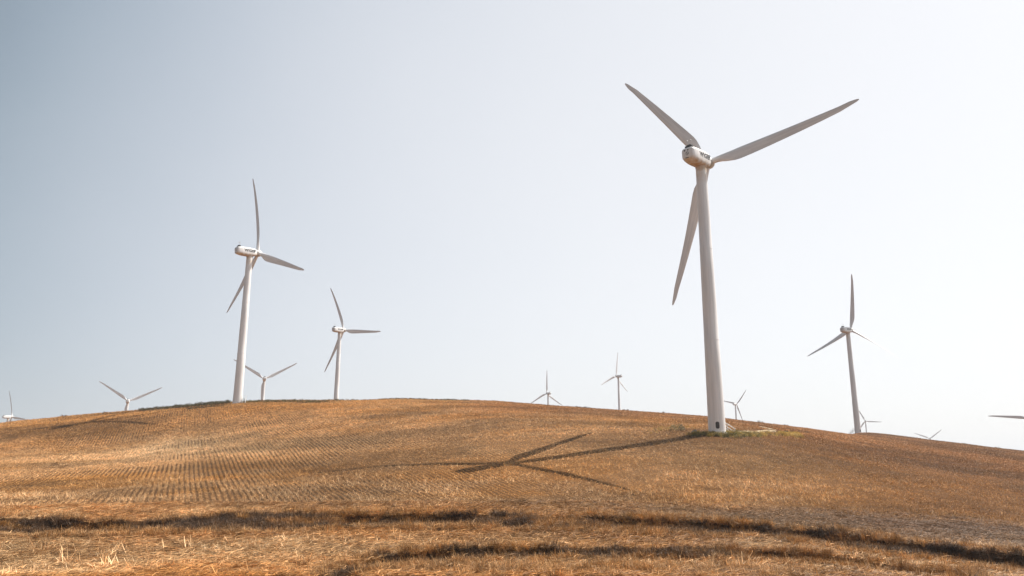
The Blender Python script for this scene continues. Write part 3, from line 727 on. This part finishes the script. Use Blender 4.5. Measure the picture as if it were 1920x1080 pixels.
along([(1465, 817), (1497, 818)], 150, .5, (.7, 1.2), [YEL * 1.1, YEL])
along([(1228, 810), (1250, 805), (1300, 802)], 90, .9, (.3, .6), [YEL, YEL * .8, C_TAN])
along([(1440, 812), (1480, 812), (1520, 813)], 60, .8, (.4, .8), [C_DRK, C_BRN, OLIVE])
w_pts = scatter('weeds', 'weed', wx, wy, ws, np.array(wt), 'low green and yellow weeds round the foot of the largest turbine', 'weeds', .1)
wx, wy, ws, wt = [], [], [], []
def crest_strip(pa, pb, n, dy, sc_, cols):
    px = rng.uniform(pa, pb, n); s = (px - 960) / F; y = np.interp(s, cols_s, crest_y) + rng.uniform(*dy, n)
    wx.extend(s * y); wy.extend(y); ws.extend(rng.uniform(*sc_, n)); wt.extend(np.array(cols)[rng.integers(0, len(cols), n)])
crest_strip(268, 345, 240, (-11, 0), (.5, 1.2), [DG, OLIVE * .7, C_DRK])
crest_strip(335, 437, 260, (-12, 2), (.5, 1.6), [DG, OLIVE * .7, DG, C_DRK])
crest_strip(355, 425, 90, (-24, -12), (.4, 1.0), [DG, OLIVE * .7, C_DRK])
crest_strip(440, 880, 900, (-16, -5), (.5, 1.1), [OLIVE, GREEN * .8, C_ORG * .8, DG])
crest_strip(880, 1110, 70, (-8, 0), (.4, 1.0), [OLIVE, C_DRK])
for q_ in (130, 205, 690, 1085, 1098, 1170, 1236, 1420, 1466, 1555, 1660, 1790, 1850): crest_strip(q_ - 5, q_ + 5, 7, (-6, 0), (.5, 1.15), [OLIVE, C_DRK, C_BRN])
crest_strip(0, 1920, 420, (-8, 3), (.3, .7), [C_BRN, C_ORG * .7, OLIVE])
scatter('scrub', 'weed', wx, wy, ws, np.array(wt), 'dark low scrub along the crest left and right of the second largest turbine', 'scrub', .1)

def bush(px, py, sx, sz, lab, col, seed):
    random.seed(seed); p = hit(px, py, ground_z); it = []
    for _ in range(420):
        a = U(0, 6.28); e = U(-.1, 1.5); r = U(.45, 1.0) ** .6; c = Vector((r * math.cos(a) * math.cos(e) * sx * (1 + .25 * math.sin(3 * a + seed)), r * math.sin(a) * math.cos(e) * sx, (r * math.sin(e)) * sz * (1 + .2 * math.cos(2 * a)) + .08))
        az = U(0, 6.28); t = U(-.6, 1.3); l = U(.08, .2); d = Vector((math.cos(az) * math.cos(t), math.sin(az) * math.cos(t), math.sin(t)))
        it.append(([c, c + d * l * .6, c + d * l], U(.05, .10), d.orthogonal().normalized()))
    root = bpy.data.objects.new('bush', None); COL.objects.link(root); root.location = p; tag(root, lab, 'bush', 'dry bushes left of the largest turbine')
    link('foliage', strips(it, 'foliage', mat_simple('bush_leaf', col)), None, root)
    st = [blade_item(0, 0, sz * U(.5, .9), U(.1, .9), U(0, 6.28), .05, 3, .1) for _ in range(12)]
    link('stem', strips(st, 'stem', mat_simple('bush_stem', (.10, .06, .035))), None, root)
def mat_simple(name, col):
    m, nt, b = mat_new(name); L = nt.links; geo = N(nt, 'ShaderNodeNewGeometry')
    mi = N(nt, 'ShaderNodeMapRange'); L.new(geo.outputs['Random Per Island'], mi.inputs[0]); mi.inputs[3].default_value = .45; mi.inputs[4].default_value = 1.5
    v = N(nt, 'ShaderNodeVectorMath', operation='SCALE'); v.inputs[0].default_value = col; L.new(mi.outputs[0], v.inputs['Scale']); L.new(v.outputs[0], b.inputs['Base Color']); b.inputs['Roughness'].default_value = .8
    return m
bush(1263, 808, .75, .85, 'ochre dry bush, left one of the pair standing left of the largest tower', (.26, .18, .06), 3)
bush(1277, 809, .8, 1.0, 'darker olive dry bush, right one of the pair left of the largest tower', (.16, .13, .05), 5)
bush(1303, 813, .6, .4, 'dark low twiggy bush closest to the foot of the largest tower', (.10, .08, .045), 8)

# ------------------------------------------------------------------ track (own sheet just above the ground)
def ribbon(poly, wd, name, mat, lab):
    L_ = np.concatenate([[0], np.cumsum(np.hypot(*(poly[1:] - poly[:-1]).T))]); t = np.arange(0, L_[-1], .5)
    x = np.interp(t, L_, poly[:, 0]); y = np.interp(t, L_, poly[:, 1])
    for _ in range(12): x[1:-1] = (x[:-2] + x[2:] + 2 * x[1:-1]) / 4; y[1:-1] = (y[:-2] + y[2:] + 2 * y[1:-1]) / 4
    dx, dy = np.gradient(x), np.gradient(y); l = np.hypot(dx, dy); nx, ny = -dy / l, dx / l
    k = 7; V = []
    wv = wd * (.8 + .5 * fbm(t * .3, t * 0 + 4, 2)) * np.minimum(1, np.minimum(t, t[-1] - t) / 2 + .15)
    for j in range(k):
        o = (j / (k - 1) - .5) * wv; X_, Y_ = x + nx * o, y + ny * o; V.append(np.stack([X_, Y_, ground_z(X_, Y_) + (.05 if 0 < j < k - 1 else -.02)], 1))
    V = np.stack(V, 1); n = len(x); ii = np.arange(n * k).reshape(n, k)
    Q = np.stack([ii[:-1, :-1], ii[:-1, 1:], ii[1:, 1:], ii[1:, :-1]], -1).reshape(-1, 4)
    o = link(name, mesh_np(name, V.reshape(-1, 3), Q, True), mat); tag(o, lab, kind='structure')
def mat_dirt():
    m, nt, b = mat_new('pale_dirt'); L = nt.links; geo = N(nt, 'ShaderNodeNewGeometry')
    n = N(nt, 'ShaderNodeTexNoise'); n.inputs['Scale'].default_value = 1.6; n.inputs['Detail'].default_value = 8; n.inputs['Roughness'].default_value = .7; L.new(geo.outputs['Position'], n.inputs[0])
    cr = N(nt, 'ShaderNodeValToRGB'); cr.color_ramp.elements[0].position = .3; cr.color_ramp.elements[1].position = .7
    cr.color_ramp.elements[0].color = (.20, .135, .06, 1); cr.color_ramp.elements[1].color = (.42, .31, .18, 1)
    L.new(n.outputs[0], cr.inputs[0]); L.new(cr.outputs[0], b.inputs['Base Color']); b.inputs['Roughness'].default_value = .95
    bp = N(nt, 'ShaderNodeBump'); bp.inputs['Distance'].default_value = .05; L.new(n.outputs[0], bp.inputs['Height']); L.new(bp.outputs[0], b.inputs['Normal']); return m
M_DIRT = mat_dirt()
ribbon(TRK[0], 2.2, 'path', M_DIRT, 'pale dirt track passing in front of the largest turbine')
ribbon(TRK[1], 2.0, 'path', M_DIRT, 'pale dirt track curving behind the foot of the largest turbine')
print('tris ok')

# ------------------------------------------------------------------ haze in the air
if HAZE > 0:
    bm = bmesh.new(); bm_box(bm, (0, 3000, 60), (12000, 13000, 200))
    m = bpy.data.materials.new('haze'); m.use_nodes = True; nt = m.node_tree
    nt.nodes.remove(nt.nodes['Principled BSDF'])
    v = nt.nodes.new('ShaderNodeVolumePrincipled'); v.inputs['Density'].default_value = HAZE; v.inputs['Color'].default_value = (.92, .95, 1, 1); v.inputs['Anisotropy'].default_value = .2
    nt.links.new(v.outputs[0], nt.nodes['Material Output'].inputs['Volume'])
    tag(link('haze', bm_mesh('haze', bm), m), 'thin summer haze in the air', kind='stuff')
